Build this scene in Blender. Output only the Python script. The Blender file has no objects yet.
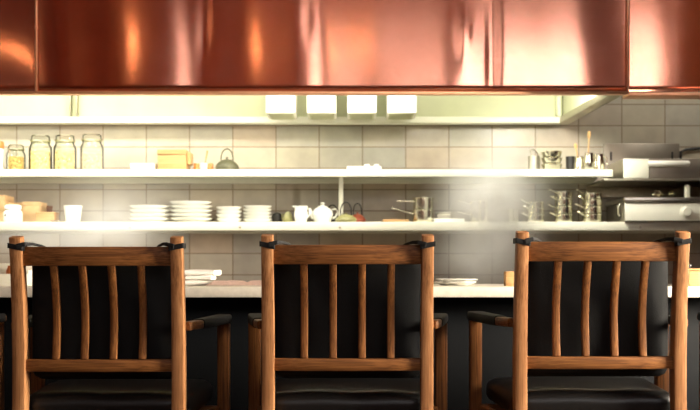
import bpy, bmesh, math, random
from mathutils import Vector, Matrix, noise as mnoise
random.seed(7)
PI = math.pi
sc = bpy.context.scene
col = bpy.context.collection
F = 1020.0          # focal length in pixels for a 700 px wide frame
CH = 0.78           # camera height (a seated guest)
HY = 268.0          # horizon row


def X(px, d): return (px - 350.0) * d / F
def Z(py, d): return CH + (HY - py) * d / F
def S(n, d): return n * d / F


# ------------------------------------------------------------------ materials
def new_mat(name):
    m = bpy.data.materials.new(name)
    m.use_nodes = True
    nt = m.node_tree
    nt.nodes.clear()
    out = nt.nodes.new('ShaderNodeOutputMaterial')
    b = nt.nodes.new('ShaderNodeBsdfPrincipled')
    nt.links.new(b.outputs[0], out.inputs[0])
    return m, nt, b, out


def noise_node(nt, scale, detail=4, vec=None, rough=.55):
    n = nt.nodes.new('ShaderNodeTexNoise')
    n.inputs['Scale'].default_value = scale
    n.inputs['Detail'].default_value = detail
    n.inputs['Roughness'].default_value = rough
    if vec is not None:
        nt.links.new(vec, n.inputs['Vector'])
    return n


def coords(nt, scale=(1, 1, 1)):
    tc = nt.nodes.new('ShaderNodeTexCoord')
    mp = nt.nodes.new('ShaderNodeMapping')
    mp.inputs['Scale'].default_value = scale
    nt.links.new(tc.outputs['Object'], mp.inputs['Vector'])
    return mp.outputs['Vector']


def ramp(nt, fac, stops):
    r = nt.nodes.new('ShaderNodeValToRGB')
    e = r.color_ramp.elements
    while len(e) < len(stops):
        e.new(0.5)
    for i, (p, c) in enumerate(stops):
        e[i].position = p
        e[i].color = (c[0], c[1], c[2], 1)
    nt.links.new(fac, r.inputs['Fac'])
    return r


def bump(nt, b, height, strength=.1, dist=.002):
    n = nt.nodes.new('ShaderNodeBump')
    n.inputs['Strength'].default_value = strength
    n.inputs['Distance'].default_value = dist
    nt.links.new(height, n.inputs['Height'])
    nt.links.new(n.outputs[0], b.inputs['Normal'])


def simple(name, c, rough=.5, metal=0., var=.12, scale=30, bmp=.05, spec=.5, coat=0):
    m, nt, b, out = new_mat(name)
    n = noise_node(nt, scale, 4, coords(nt))
    lo = [x * (1 - var) for x in c]
    hi = [min(1, x * (1 + var)) for x in c]
    r = ramp(nt, n.outputs['Fac'], [(.3, lo), (.7, hi)])
    nt.links.new(r.outputs[0], b.inputs['Base Color'])
    b.inputs['Roughness'].default_value = rough
    b.inputs['Metallic'].default_value = metal
    b.inputs['Specular IOR Level'].default_value = spec
    b.inputs['Coat Weight'].default_value = coat
    if bmp:
        bump(nt, b, n.outputs['Fac'], bmp)
    return m


def wood(name, dark, mid, light, axis='z', rough=.52):
    m, nt, b, out = new_mat(name)
    s = {'x': (1.6, 34, 34), 'y': (34, 1.6, 34), 'z': (34, 34, 1.6)}[axis]
    v = coords(nt, s)
    n1 = noise_node(nt, 2.2, 6, v, .65)
    s2 = {'x': (6, 260, 260), 'y': (260, 6, 260), 'z': (260, 260, 6)}[axis]
    n2 = noise_node(nt, 1.0, 3, coords(nt, s2), .6)
    n3 = noise_node(nt, 4.0, 2, coords(nt))
    mx = nt.nodes.new('ShaderNodeMix')
    mx.inputs['Factor'].default_value = .5
    nt.links.new(n1.outputs['Fac'], mx.inputs['A'])
    nt.links.new(n2.outputs['Fac'], mx.inputs['B'])
    mx2 = nt.nodes.new('ShaderNodeMix')
    mx2.inputs['Factor'].default_value = .22
    nt.links.new(mx.outputs[0], mx2.inputs['A'])
    nt.links.new(n3.outputs['Fac'], mx2.inputs['B'])
    r = ramp(nt, mx2.outputs[0], [(.39, dark), (.5, mid), (.62, light)])
    nt.links.new(r.outputs[0], b.inputs['Base Color'])
    b.inputs['Roughness'].default_value = rough
    b.inputs['Specular IOR Level'].default_value = .22
    bump(nt, b, n2.outputs['Fac'], .12, .001)
    return m


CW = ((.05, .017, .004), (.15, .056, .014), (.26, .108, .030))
M = {}
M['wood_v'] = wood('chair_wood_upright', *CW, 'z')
M['wood_post'] = wood('chair_wood_post', (.15, .062, .022), (.30, .135, .052), (.42, .21, .09), 'z')  # lighter, yellower than the rails; light raking the posts is in the colour
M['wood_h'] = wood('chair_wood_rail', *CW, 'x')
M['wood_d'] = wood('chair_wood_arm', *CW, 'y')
M['pale_wood_h'] = wood('pale_wood', (.36, .2, .08), (.46, .27, .115), (.56, .35, .17), 'x', .5)
M['dark_wood_h'] = wood('dark_red_wood', (.09, .03, .02), (.16, .06, .03), (.24, .09, .05), 'x', .5)
M['spoon_wood'] = wood('spoon_wood', (.35, .2, .08), (.5, .31, .13), (.62, .42, .2), 'z', .5)
M['leather'] = simple('black_leather', (.006, .006, .006), .36, 0, .3, 160, .25, .3)
M['cloth_black'] = simple('black_canvas', (.0055, .006, .0065), .7, 0, .4, 400, .35, .15)
M['strap'] = simple('black_strap', (.005, .005, .005), .6, 0, .2, 300, .2, .25)
M['steel'] = simple('brushed_steel', (.66, .64, .55), .28, 1., .06, 60, .03)
M['steel_dull'] = simple('dull_steel', (.44, .41, .32), .42, 1., .08, 40, .03)
M['grey_steel'] = simple('grey_steel', (.30, .265, .22), .4, .8, .06, 20, .02)
M['pan_steel'] = simple('pan_steel', (.80, .77, .62), .2, 1., .05, 30, .02)
M['white_paint'] = simple('white_enamel', (.70, .69, .58), .4, 0, .03, 12, .01)
M['hood_liner'] = simple('hood_liner', (.56, .58, .38), .45, 0, .05, 6, .01)
M['box_white'] = simple('box_white', (.88, .87, .78), .4, 0, .02, 8, 0)
M['ceramic'] = simple('white_ceramic', (.86, .86, .80), .18, 0, .02, 8, 0, .5)
M['olive_iron'] = simple('olive_iron', (.085, .082, .045), .5, .1, .25, 90, .2)
M['red_iron'] = simple('red_iron', (.42, .10, .055), .45, .2, .2, 90, .2)
M['black_iron'] = simple('black_iron', (.025, .024, .022), .45, .4, .2, 90, .2)
M['olive_pottery'] = simple('olive_pottery', (.26, .25, .10), .4, 0, .2, 60, .1)
M['amber'] = simple('amber_enamel', (.62, .17, .04), .35, 0, .1, 40, .02)
M['grain_a'] = simple('brown_grain', (.42, .27, .09), .8, 0, .7, 80, .8)
M['grain_b'] = simple('pale_pasta', (.66, .50, .22), .8, 0, .6, 70, .8)
M['grain_c'] = simple('mixed_nuts', (.64, .44, .20), .8, 0, .7, 65, .8)
M['grain_d'] = simple('pink_beans', (.62, .36, .25), .8, 0, .5, 70, .6)
M['card'] = simple('kraft_card', (.66, .45, .24), .8, 0, .08, 25, .05)
M['towel'] = simple('white_towel', (.86, .84, .78), .9, 0, .05, 120, .4)
M['pink_cloth'] = simple('pink_cloth', (.80, .62, .54), .9, 0, .08, 120, .4)
M['rubber_black'] = simple('black_plastic', (.01, .01, .01), .5)
M['mark'] = simple('dark_mark', (.03, .03, .03), .6)
M['counter_top'] = simple('counter_stone', (.62, .58, .49), .35, 0, .08, 45, .02)
M['bar_front'] = simple('bar_front_slate', (.005, .006, .0075), .65, 0, .25, 3, .05, .12)
M['floor'] = wood('floor_boards', (.02, .012, .008), (.04, .022, .014), (.06, .035, .02), 'y', .45)
M['room_wall'] = simple('dining_wall', (.15, .05, .026), .8, 0, .1, 3, .02)
M['dark_wall'] = simple('dark_panelling', (.035, .016, .010), .7, 0, .1, 3, .02)
M['ceiling'] = simple('dining_ceiling', (.14, .07, .045), .9, 0, .05, 3, 0)
M['kitchen_floor'] = simple('kitchen_floor', (.25, .2, .16), .5, 0, .1, 8, .02)
M['frame_white'] = simple('window_frame', (.7, .66, .6), .5)


def glass(name, tint, fres=.12):
    m, nt, b, out = new_mat(name)
    nt.nodes.remove(b)
    t = nt.nodes.new('ShaderNodeBsdfTransparent')
    t.inputs[0].default_value = (*tint, 1)
    g = nt.nodes.new('ShaderNodeBsdfGlossy')
    g.inputs['Roughness'].default_value = .03
    lw = nt.nodes.new('ShaderNodeLayerWeight')
    lw.inputs['Blend'].default_value = fres
    mx = nt.nodes.new('ShaderNodeMixShader')
    nt.links.new(lw.outputs['Fresnel'], mx.inputs[0])
    nt.links.new(t.outputs[0], mx.inputs[1])
    nt.links.new(g.outputs[0], mx.inputs[2])
    nt.links.new(mx.outputs[0], out.inputs[0])
    return m


M['pane'] = glass('window_pane', (.97, .97, .97))
M['jar_glass'] = glass('jar_glass', (.96, .975, .95), .12)


def copper_mat(name='brushed_copper', rot=.25):
    m, nt, b, out = new_mat(name)
    n = noise_node(nt, 3, 5, coords(nt))
    r = ramp(nt, n.outputs['Fac'], [(.3, (.80, .34, .22)), (.7, (.88, .42, .29))])
    nt.links.new(r.outputs[0], b.inputs['Base Color'])
    b.inputs['Metallic'].default_value = 1
    b.inputs['Roughness'].default_value = .145
    b.inputs['Anisotropic'].default_value = .75
    b.inputs['Anisotropic Rotation'].default_value = rot
    tg = nt.nodes.new('ShaderNodeTangent')
    tg.direction_type = 'UV_MAP'
    tg.uv_map = 'UVMap'
    nt.links.new(tg.outputs[0], b.inputs['Tangent'])
    # fine cross-hatched brush lines
    a = noise_node(nt, 1, 2, coords(nt, (60, 1, 5)))
    c = noise_node(nt, 1, 2, coords(nt, (5, 1, 90)))
    ad = nt.nodes.new('ShaderNodeMath')
    nt.links.new(a.outputs['Fac'], ad.inputs[0])
    nt.links.new(c.outputs['Fac'], ad.inputs[1])
    bump(nt, b, ad.outputs[0], .06, .00002)
    return m


M['copper'] = copper_mat()
M['copper_cross'] = copper_mat('cross_brushed_copper', 0)
M['copper_edge'] = simple('copper_edge', (.85, .45, .26), .38, 1, .08, 20, .02)


def tile_mat():
    m, nt, b, out = new_mat('glazed_wall_tiles')
    tc = nt.nodes.new('ShaderNodeTexCoord')
    sp = nt.nodes.new('ShaderNodeSeparateXYZ')
    nt.links.new(tc.outputs['Object'], sp.inputs[0])
    tw, th = .25, .1232
    ox, oz = X(276, 5.9), Z(253.5, 5.9)

    def math_(op, a, v):
        n = nt.nodes.new('ShaderNodeMath')
        n.operation = op
        nt.links.new(a, n.inputs[0])
        if hasattr(v, 'is_linked'):
            nt.links.new(v, n.inputs[1])
        else:
            n.inputs[1].default_value = v
        return n.outputs[0]
    u = math_('DIVIDE', math_('SUBTRACT', sp.outputs['X'], ox - 20 * tw), tw)
    v = math_('DIVIDE', math_('SUBTRACT', sp.outputs['Z'], oz - 20 * th), th)
    fu = math_('FLOOR', u, 0)
    fv = math_('FLOOR', v, 0)
    cb = nt.nodes.new('ShaderNodeCombineXYZ')
    nt.links.new(fu, cb.inputs[0])
    nt.links.new(fv, cb.inputs[1])
    wn = nt.nodes.new('ShaderNodeTexWhiteNoise')
    wn.noise_dimensions = '2D'
    nt.links.new(cb.outputs[0], wn.inputs['Vector'])
    r = ramp(nt, wn.outputs['Value'], [(0, (.40, .38, .34)), (.25, (.49, .45, .36)), (.5, (.53, .48, .38)),
                                       (.75, (.46, .44, .38)), (1, (.50, .41, .32))])
    # mottled glaze
    n = noise_node(nt, 9, 3, tc.outputs['Object'])
    r2 = ramp(nt, n.outputs['Fac'], [(.3, (.82, .80, .80)), (.7, (1, 1, .97))])
    mx = nt.nodes.new('ShaderNodeMix')
    mx.data_type = 'RGBA'
    mx.blend_type = 'MULTIPLY'
    mx.inputs['Factor'].default_value = 1
    nt.links.new(r.outputs[0], mx.inputs['A'])
    nt.links.new(r2.outputs[0], mx.inputs['B'])
    # joints

    def joint(x, w):
        f = math_('FRACT', x, 0)
        d = math_('ABSOLUTE', math_('SUBTRACT', f, .5), 0)
        return math_('GREATER_THAN', d, .5 - w)
    j = math_('MAXIMUM', joint(u, .012), joint(v, .024))
    mj = nt.nodes.new('ShaderNodeMix')
    mj.data_type = 'RGBA'
    nt.links.new(j, mj.inputs['Factor'])
    nt.links.new(mx.outputs['Result'], mj.inputs['A'])
    mj.inputs['B'].default_value = (.22, .165, .115, 1)
    nt.links.new(mj.outputs['Result'], b.inputs['Base Color'])
    b.inputs['Roughness'].default_value = .32
    inv = math_('SUBTRACT', n.outputs['Fac'], j)
    bump(nt, b, inv, .25, .002)
    return m


M['tiles'] = tile_mat()


def haze_mat(name, blobs, k, tint=(1, 1, 1)):
    """Thin haze in place of blurred cooks: density falls off from a few soft centres."""
    m, nt, b, out = new_mat(name)
    nt.nodes.remove(b)
    tc = nt.nodes.new('ShaderNodeTexCoord')
    total = None
    for (c, r, a) in blobs:
        mp = nt.nodes.new('ShaderNodeMapping')
        mp.vector_type = 'POINT'
        mp.inputs['Scale'].default_value = (1 / r[0], 1 / r[1], 1 / r[2])
        mp.inputs['Location'].default_value = (-c[0] / r[0], -c[1] / r[1], -c[2] / r[2])
        nt.links.new(tc.outputs['Object'], mp.inputs['Vector'])
        dt = nt.nodes.new('ShaderNodeVectorMath')
        dt.operation = 'DOT_PRODUCT'
        nt.links.new(mp.outputs[0], dt.inputs[0])
        nt.links.new(mp.outputs[0], dt.inputs[1])
        e = nt.nodes.new('ShaderNodeMath')
        e.operation = 'POWER'
        e.inputs[0].default_value = math.e
        ng = nt.nodes.new('ShaderNodeMath')
        ng.operation = 'MULTIPLY'
        ng.inputs[1].default_value = -1
        nt.links.new(dt.outputs['Value'], ng.inputs[0])
        nt.links.new(ng.outputs[0], e.inputs[1])
        ml = nt.nodes.new('ShaderNodeMath')
        ml.operation = 'MULTIPLY'
        ml.inputs[1].default_value = a * k
        nt.links.new(e.outputs[0], ml.inputs[0])
        if total is None:
            total = ml.outputs[0]
        else:
            ad = nt.nodes.new('ShaderNodeMath')
            nt.links.new(total, ad.inputs[0])
            nt.links.new(ml.outputs[0], ad.inputs[1])
            total = ad.outputs[0]
    n = noise_node(nt, 7, 2, tc.outputs['Object'])
    mr = nt.nodes.new('ShaderNodeMapRange')
    mr.inputs['From Min'].default_value = .3
    mr.inputs['From Max'].default_value = .7
    mr.inputs['To Min'].default_value = .6
    mr.inputs['To Max'].default_value = 1.4
    nt.links.new(n.outputs['Fac'], mr.inputs['Value'])
    fm = nt.nodes.new('ShaderNodeMath')
    fm.operation = 'MULTIPLY'
    nt.links.new(total, fm.inputs[0])
    nt.links.new(mr.outputs[0], fm.inputs[1])
    vs = nt.nodes.new('ShaderNodeVolumeScatter')
    vs.inputs['Color'].default_value = (*tint, 1)
    vs.inputs['Anisotropy'].default_value = .1
    nt.links.new(fm.outputs[0], vs.inputs['Density'])
    nt.links.new(vs.outputs[0], out.inputs['Volume'])
    return m


# ------------------------------------------------------------------ mesh builder
class MB:
    def __init__(self):
        self.bm = bmesh.new()

    def box(self, lo, hi, bev=.003, seg=2):
        t = bmesh.new()
        bmesh.ops.create_cube(t, size=1)
        c = [(a + b) / 2 for a, b in zip(lo, hi)]
        s = [abs(b - a) for a, b in zip(lo, hi)]
        for v in t.verts:
            v.co = Vector((c[0] + v.co.x * s[0], c[1] + v.co.y * s[1], c[2] + v.co.z * s[2]))
        bev = min(bev, .45 * min(s))
        if bev > 0:
            bmesh.ops.bevel(t, geom=t.edges[:], offset=bev, segments=seg, profile=.5, affect='EDGES', clamp_overlap=True)
        self._merge(t)
        return self

    def _merge(self, t):
        me = bpy.data.meshes.new('tmp')
        t.to_mesh(me)
        t.free()
        self.bm.from_mesh(me)
        bpy.data.meshes.remove(me)

    def rings(self, rings, cap=True, closed=False):
        bm = self.bm
        vs = [[bm.verts.new(p) for p in r] for r in rings]
        n = len(vs[0])
        pairs = list(zip(vs[:-1], vs[1:]))
        if closed:
            pairs.append((vs[-1], vs[0]))
        for a, b in pairs:
            for i in range(n):
                j = (i + 1) % n
                try:
                    bm.faces.new((a[i], a[j], b[j], b[i]))
                except ValueError:
                    pass
        if cap and not closed:
            bm.faces.new(list(reversed(vs[0])))
            bm.faces.new(vs[-1])
        return self

    def lathe(self, prof, c=(0, 0, 0), seg=28, cap=True):
        rr = []
        for (r, z) in prof:
            r = max(r, .0004)
            rr.append([(c[0] + r * math.cos(2 * PI * i / seg), c[1] + r * math.sin(2 * PI * i / seg), c[2] + z) for i in range(seg)])
        return self.rings(rr, cap)

    def tube(self, pts, r, seg=10):
        pts = [Vector(p) for p in pts]
        rs = r if isinstance(r, (list, tuple)) else [r] * len(pts)
        rr = []
        up = None
        for i, p in enumerate(pts):
            d = (pts[min(i + 1, len(pts) - 1)] - pts[max(i - 1, 0)]).normalized()
            if up is None:
                up = Vector((0, 0, 1)) if abs(d.z) < .9 else Vector((0, 1, 0))
            a = d.cross(up).normalized()
            b = a.cross(d).normalized()
            up = b
            rr.append([p + a * rs[i] * math.cos(2 * PI * k / seg) + b * rs[i] * math.sin(2 * PI * k / seg) for k in range(seg)])
        return self.rings(rr)

    def sweep(self, pts, side, w, t, bev=.004):
        """rounded-rectangular bar along pts; w along `side`, t across it. w and t may be lists."""
        pts = [Vector(p) for p in pts]
        side = Vector(side).normalized()
        ws = w if isinstance(w, (list, tuple)) else [w] * len(pts)
        ts = t if isinstance(t, (list, tuple)) else [t] * len(pts)
        rr = []
        n_ = len(pts)

        def ring(p, a, b, hw, ht, bv):
            q = [(-hw + bv, -ht), (hw - bv, -ht), (hw - bv * .3, -ht + bv * .3), (hw, -ht + bv), (hw, ht - bv), (hw - bv * .3, ht - bv * .3),
                 (hw - bv, ht), (-hw + bv, ht), (-hw + bv * .3, ht - bv * .3), (-hw, ht - bv), (-hw, -ht + bv), (-hw + bv * .3, -ht + bv * .3)]
            return [p + a * x + b * y for x, y in q]
        for i, p in enumerate(pts):
            d = (pts[min(i + 1, n_ - 1)] - pts[max(i - 1, 0)]).normalized()
            b = d.cross(side).normalized()
            a = b.cross(d).normalized()
            hw, ht = ws[i] / 2, ts[i] / 2
            bv = min(bev, hw * .6, ht * .6)
            if i == 0:
                rr.append(ring(p, a, b, hw - bv * .6, ht - bv * .6, bv * .5))
                rr.append(ring(p + d * bv * .6, a, b, hw, ht, bv))
            elif i == n_ - 1:
                rr.append(ring(p - d * bv * .6, a, b, hw, ht, bv))
                rr.append(ring(p, a, b, hw - bv * .6, ht - bv * .6, bv * .5))
            else:
                rr.append(ring(p, a, b, hw, ht, bv))
        return self.rings(rr)

    def pillow(self, lo, hi, r, sub=10, puff=.0):
        """soft cushion: rounded box with many segments and a slight crown"""
        t = bmesh.new()
        bmesh.ops.create_cube(t, size=1)
        c = [(a + b) / 2 for a, b in zip(lo, hi)]
        s = [abs(b - a) for a, b in zip(lo, hi)]
        bmesh.ops.subdivide_edges(t, edges=t.edges[:], cuts=sub, use_grid_fill=True)
        for v in t.verts:
            p = Vector((v.co.x * s[0], v.co.y * s[1], v.co.z * s[2]))
            q = Vector([max(-(s[i] / 2 - r), min(s[i] / 2 - r, p[i])) for i in range(3)])
            d = p - q
            if d.length > 1e-6:
                k = max(abs(x) for x in d)
                p = q + d.normalized() * k
            ax = min(range(3), key=lambda i: s[i])
            o = [i for i in range(3) if i != ax]
            f = (1 - (2 * p[o[0]] / s[o[0]]) ** 2) * (1 - (2 * p[o[1]] / s[o[1]]) ** 2)
            p[ax] += puff * f * (1 if p[ax] > 0 else -1)
            nz = mnoise.noise(Vector((p.x * 9, p.y * 9, p.z * 9))) * .003
            p[ax] += nz
            v.co = p + Vector(c)
        self._merge(t)
        return self

    def build(self, name, mat, parent=None, ang=38):
        bm = self.bm
        bmesh.ops.recalc_face_normals(bm, faces=bm.faces[:])
        lim = math.radians(ang)
        for f in bm.faces:
            f.smooth = True
        for e in bm.edges:
            if len(e.link_faces) == 2:
                e.smooth = e.calc_face_angle(0) < lim
        me = bpy.data.meshes.new(name)
        bm.to_mesh(me)
        bm.free()
        me.materials.append(M[mat] if isinstance(mat, str) else mat)
        o = bpy.data.objects.new(name, me)
        col.objects.link(o)
        if parent is not None:
            o.parent = parent
        return o


def empty(name, loc, label, cat, group=None, rz=0):
    o = bpy.data.objects.new(name, None)
    o.empty_display_size = .05
    o.location = loc
    o.rotation_euler.z = rz
    col.objects.link(o)
    return tag(o, label, cat, group)


def tag(o, label, cat, group=None):
    o['label'] = label
    o['category'] = cat
    if group:
        o['group'] = group
    return o


def one(name, mb, mat, loc, label, cat, group=None, rz=0):
    o = mb.build(name, mat)
    o.location = loc
    o.rotation_euler.z = rz
    return tag(o, label, cat, group)


def structure(o):
    o['kind'] = 'structure'
    return o


def copy_tree(o, parent=None):
    c = o.copy()
    col.objects.link(c)
    if parent is not None:
        c.parent = parent
        c.matrix_parent_inverse = o.matrix_parent_inverse
    for ch in [k for k in bpy.data.objects if k.parent == o]:
        copy_tree(ch, c)
    return c


# ------------------------------------------------------------------ room shell
WX, YB, YW, HC = 2.9, -1.9, 5.9, 3.7        # half width, wall behind the guests, tiled wall, ceiling
structure(MB().box((-WX - .1, YB - .1, -.1), (WX + .1, 3.76, 0), 0).build('floor', 'floor'))
structure(MB().box((-WX - .1, 3.76, -.1), (WX + .1, YW + .1, 0), 0).build('floor_kitchen', 'kitchen_floor'))
structure(MB().box((-WX - .1, YB - .1, HC), (WX + .1, YW + .1, HC + .1), 0).build('ceiling', 'ceiling'))
structure(MB().box((-WX, YW, 0), (WX, YW + .1, HC), 0).build('wall_back', 'tiles'))
structure(MB().box((-WX - .1, YB, 0), (-WX, YW + .1, HC), 0).build('wall_left', 'dark_wall'))
structure(MB().box((1.74, 3.58, 0), (WX, 3.72, HC), 0).build('wall_light_block', 'dark_wall'))  # added unseen wall, keeps the right window's light out of the kitchen

# windows of the dining room, behind the camera and to its right
FRONT_WIN = [(-2.0, -1.65, 2.1, 3.45, 4.5), (-.58, -.05, 2.1, 3.5, 7), (.1, 1.15, 2.1, 3.45, 2.6), (1.4, 2.8, 2.25, 3.35, 9)]
RIGHT_WIN = (1.95, 2.95, .75, 1.85, 175)


def daylit(n, strength):
    """frosted window glass with daylight coming through"""
    m, nt, b, out = new_mat('daylit_glass_%d' % n)
    b.inputs['Base Color'].default_value = (.8, .8, .8, 1)
    b.inputs['Roughness'].default_value = .3
    b.inputs['Emission Color'].default_value = (1, .87, .70, 1) if n == 5 else (1, .96, .98, 1)
    b.inputs['Emission Strength'].default_value = strength
    return m


def window(n, w, flat, outward, z0, z1, a0, a1, watts):
    """flat: coordinate of the inner wall face; spans a0..a1 along the wall"""
    d = .1 * outward

    def bx(mb, l0, l1, p0, p1, q0, q1):
        if w == 'y':
            mb.box((l0, min(p0, p1), q0), (l1, max(p0, p1), q1), .004)
        else:
            mb.box((min(p0, p1), l0, q0), (max(p0, p1), l1, q1), .004)
    fr = MB()
    t = .05
    bx(fr, a0, a0 + t, flat + d * .1, flat + d * .9, z0, z1)
    bx(fr, a1 - t, a1, flat + d * .1, flat + d * .9, z0, z1)
    bx(fr, a0 + t, a1 - t, flat + d * .1, flat + d * .9, z0, z0 + t)
    bx(fr, a0 + t, a1 - t, flat + d * .1, flat + d * .9, z1 - t, z1)
    f = structure(fr.build('window_%d' % n, 'frame_white'))
    pn = MB()
    bx(pn, a0 + t, a1 - t, flat + d * .45, flat + d * .55, z0 + t, z1 - t)
    pn.build('pane', daylit(n, watts), f)


def wall_with_holes(name, axis, p0, p1, l0, l1, holes, mat):
    mb = MB()

    def bx(a, b, z0, z1):
        if b - a < 1e-4 or z1 - z0 < 1e-4:
            return
        if axis == 'y':
            mb.box((a, p0, z0), (b, p1, z1), 0)
        else:
            mb.box((p0, a, z0), (p1, b, z1), 0)
    cur = l0
    for (a, b, z0, z1) in holes:
        bx(cur, a, 0, HC)
        bx(a, b, 0, z0)
        bx(a, b, z1, HC)
        cur = b
    bx(cur, l1, 0, HC)
    return structure(mb.build(name, mat))


wall_with_holes('wall_front', 'y', YB - .1, YB, -WX, WX, [h[:4] for h in FRONT_WIN], 'room_wall')
wall_with_holes('wall_right', 'x', WX, WX + .1, YB, YW + .1, [RIGHT_WIN[:4]], 'room_wall')
for i, (a0, a1, z0, z1, wt) in enumerate(FRONT_WIN):
    window(i + 1, 'y', YB, -1, z0, z1, a0, a1, wt)
window(5, 'x', WX, 1, RIGHT_WIN[2], RIGHT_WIN[3], RIGHT_WIN[0], RIGHT_WIN[1], RIGHT_WIN[4])

# ------------------------------------------------------------------ bar counter
bar = empty('bar_counter', (0, 3.6, 0), 'long bar counter with a pale stone top and black front, behind the chairs', 'counter')
MB().box((-WX + .01, 0, .676), (1.735, .68, .713), .004).build('countertop', 'counter_top', bar)
MB().box((-WX + .01, .16, .0), (1.735, .62, .676), .002).build('front_panel', 'bar_front', bar)

# ------------------------------------------------------------------ dining chairs
def make_chair(label):
    r = empty('dining_armchair', (0, 0, 0), label, 'chair', 'wooden armchairs along the bar')
    # rear posts (floor to top, leaning back a little)
    for s in (-1, 1):
        x = s * .2325
        pts = [(x, -.045, 0), (x, -.02, .2), (x, .0, .40), (x, .0, .52), (x - s * .0, -.010, .66), (x, -.026, .78), (x, -.042, .876)]
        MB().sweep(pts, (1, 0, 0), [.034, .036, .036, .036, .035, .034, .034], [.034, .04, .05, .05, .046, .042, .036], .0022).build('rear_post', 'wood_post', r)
    # bowed crest rail
    n = 12

    def bow(x, y0, dep):
        return y0 - dep * (1 - (x / .22) ** 2)
    pts = [(-.2185 + .437 * i / n, bow(-.2185 + .437 * i / n, -.022, .02), .819) for i in range(n + 1)]
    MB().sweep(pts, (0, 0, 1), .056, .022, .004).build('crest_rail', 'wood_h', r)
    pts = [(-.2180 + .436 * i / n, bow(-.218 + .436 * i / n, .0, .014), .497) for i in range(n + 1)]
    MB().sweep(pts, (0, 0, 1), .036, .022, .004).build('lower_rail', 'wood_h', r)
    for k in range(4):
        x = -.1265 + k * .0845
        yb, yt = bow(x, .0, .014), bow(x, -.022, .02)
        pts = []
        for i in range(7):
            u = i / 6
            pts.append((x, yb + (yt - yb) * u + .022 * math.sin(PI * u), .515 + (.797 - .515) * u))
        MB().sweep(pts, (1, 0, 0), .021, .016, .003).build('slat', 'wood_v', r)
    # back cushion, tied on with straps
    bc = MB().pillow((-.222, .045, .448), (.226, .118, .846), .032, 14, .006).build('back_cushion', 'cloth_black', r, 80)
    for s in (-1, 1):
        x = s * .2325
        mb = MB()
        z = .846
        y = -.034
        w, d = .0198, .022
        ring = [(x - w, y - d), (x + w, y - d), (x + w, y + d + .004), (x - w, y + d + .004), (x - w, y - d)]
        for (a, b) in zip(ring[:-1], ring[1:]):
            zt = [z + .004 * s * (q[0] - x) / w for q in (a, b)]
            mb.sweep([(a[0], a[1], zt[0]), (b[0], b[1], zt[1])], (0, 0, 1), .015, .004, .001)
        xi = x - s * .012
        mb.sweep([(x - s * .005, y - d - .002, z + .002), (x - s * .028, y - .022, z + .008), (x - s * .042, y + .006, z + .009),
                  (x - s * .06, y + .035, z + .004), (x - s * .08, y + .075, z - .008)], (0, 0, 1), [.013, .012, .009, .007, .006], .005, .0015)
        mb.build('strap', 'strap', bc)
    # seat
    n = MB()
    pl = MB().pillow((-.245, .032, .322), (.245, .47, .408), .038, 16, .008)
    for v in pl.bm.verts:
        u = (v.co.y - .03) / .44
        v.co.x *= 1 + .13 * max(0, u)
    pl.build('seat_cushion', 'leather', r, 80)
    fr = MB()
    for s in (-1, 1):
        fr.sweep([(s * .2325, .02, .29), (s * .292, .42, .29)], (0, 0, 1), .06, .024, .003)
    fr.sweep([(-.2325, .012, .29), (.2325, .012, .29)], (0, 0, 1), .06, .024, .003)
    fr.sweep([(-.292, .42, .29), (.292, .42, .29)], (0, 0, 1), .06, .024, .003)
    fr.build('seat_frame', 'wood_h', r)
    for s in (-1, 1):
        pts = [(s * .312, .425, 0), (s * .312, .42, .3), (s * .312, .418, .598)]
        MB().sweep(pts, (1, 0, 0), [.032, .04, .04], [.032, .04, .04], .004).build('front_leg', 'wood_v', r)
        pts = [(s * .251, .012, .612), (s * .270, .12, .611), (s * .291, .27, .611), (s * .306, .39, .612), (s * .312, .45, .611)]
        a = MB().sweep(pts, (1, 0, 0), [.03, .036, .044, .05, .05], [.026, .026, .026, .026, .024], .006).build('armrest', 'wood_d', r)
        MB().sweep([(s * .270, .12, .612), (s * .291, .27, .612), (s * .306, .39, .613), (s * .3115, .445, .612)], (1, 0, 0),
                   [.040, .048, .054, .053], .031, .008).build('arm_pad', 'cloth_black', a)
    return r


chair0 = make_chair('leftmost whole wooden armchair, dimly lit, black cushion tied to its slatted back')
chairs = [
    (98, 'leftmost whole wooden armchair, dimly lit, black cushion tied to its slatted back'),
    (347.5, 'middle wooden armchair of the row, black cushion tied to its slatted back'),
    (601, 'brightest wooden armchair, at the right, glossy black leather seat showing below its slatted back'),
    (-163, 'mostly hidden armchair at the left edge of the photo, only its arm in view'),
    (867, 'mostly hidden armchair at the right edge of the photo, only its front leg in view'),
]
for i, (px, lab) in enumerate(chairs):
    c = chair0 if i == 0 else copy_tree(chair0)
    c.location = (X(px, 2.975), 3.0, 0)
    c['label'] = lab
    c.scale.z = (.994, 1, 1.011, 1, 1.008)[i]     # hand made, no two quite alike

# ------------------------------------------------------------------ copper hood
HD = 4.75
HZ = 1.60
hood = empty('copper_hood', (0, HD, HZ), 'long brushed copper extractor hood across the top of the photo', 'extractor hood')


def ripple(x, z):
    y = 0
    y += .0018 * math.sin(2 * PI * (x + .05) / .62 + .5 * z)
    y += .0006 * math.sin(2 * PI * x / .31 + 1.3 + 1.2 * z)
    y += .005 * mnoise.noise(Vector((x * 1.3, 0, z * .6 + 4)))
    y += .0012 * mnoise.noise(Vector((x * 4.5, 3, z * 2.2)))
    # buckles near the middle of the wide panel
    for (cx, cz, rx, rz, a) in ((X(465, HD), .28, .035, .12, -.004), (X(492, HD), .2, .03, .35, .004),
                                (X(308, HD), .36, .03, .12, .0010), (X(205, HD), .35, .03, .2, -.0012)):
        y += a * math.exp(-((x - cx) / rx) ** 2 - ((z - cz) / rz) ** 2)
    return y


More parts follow.
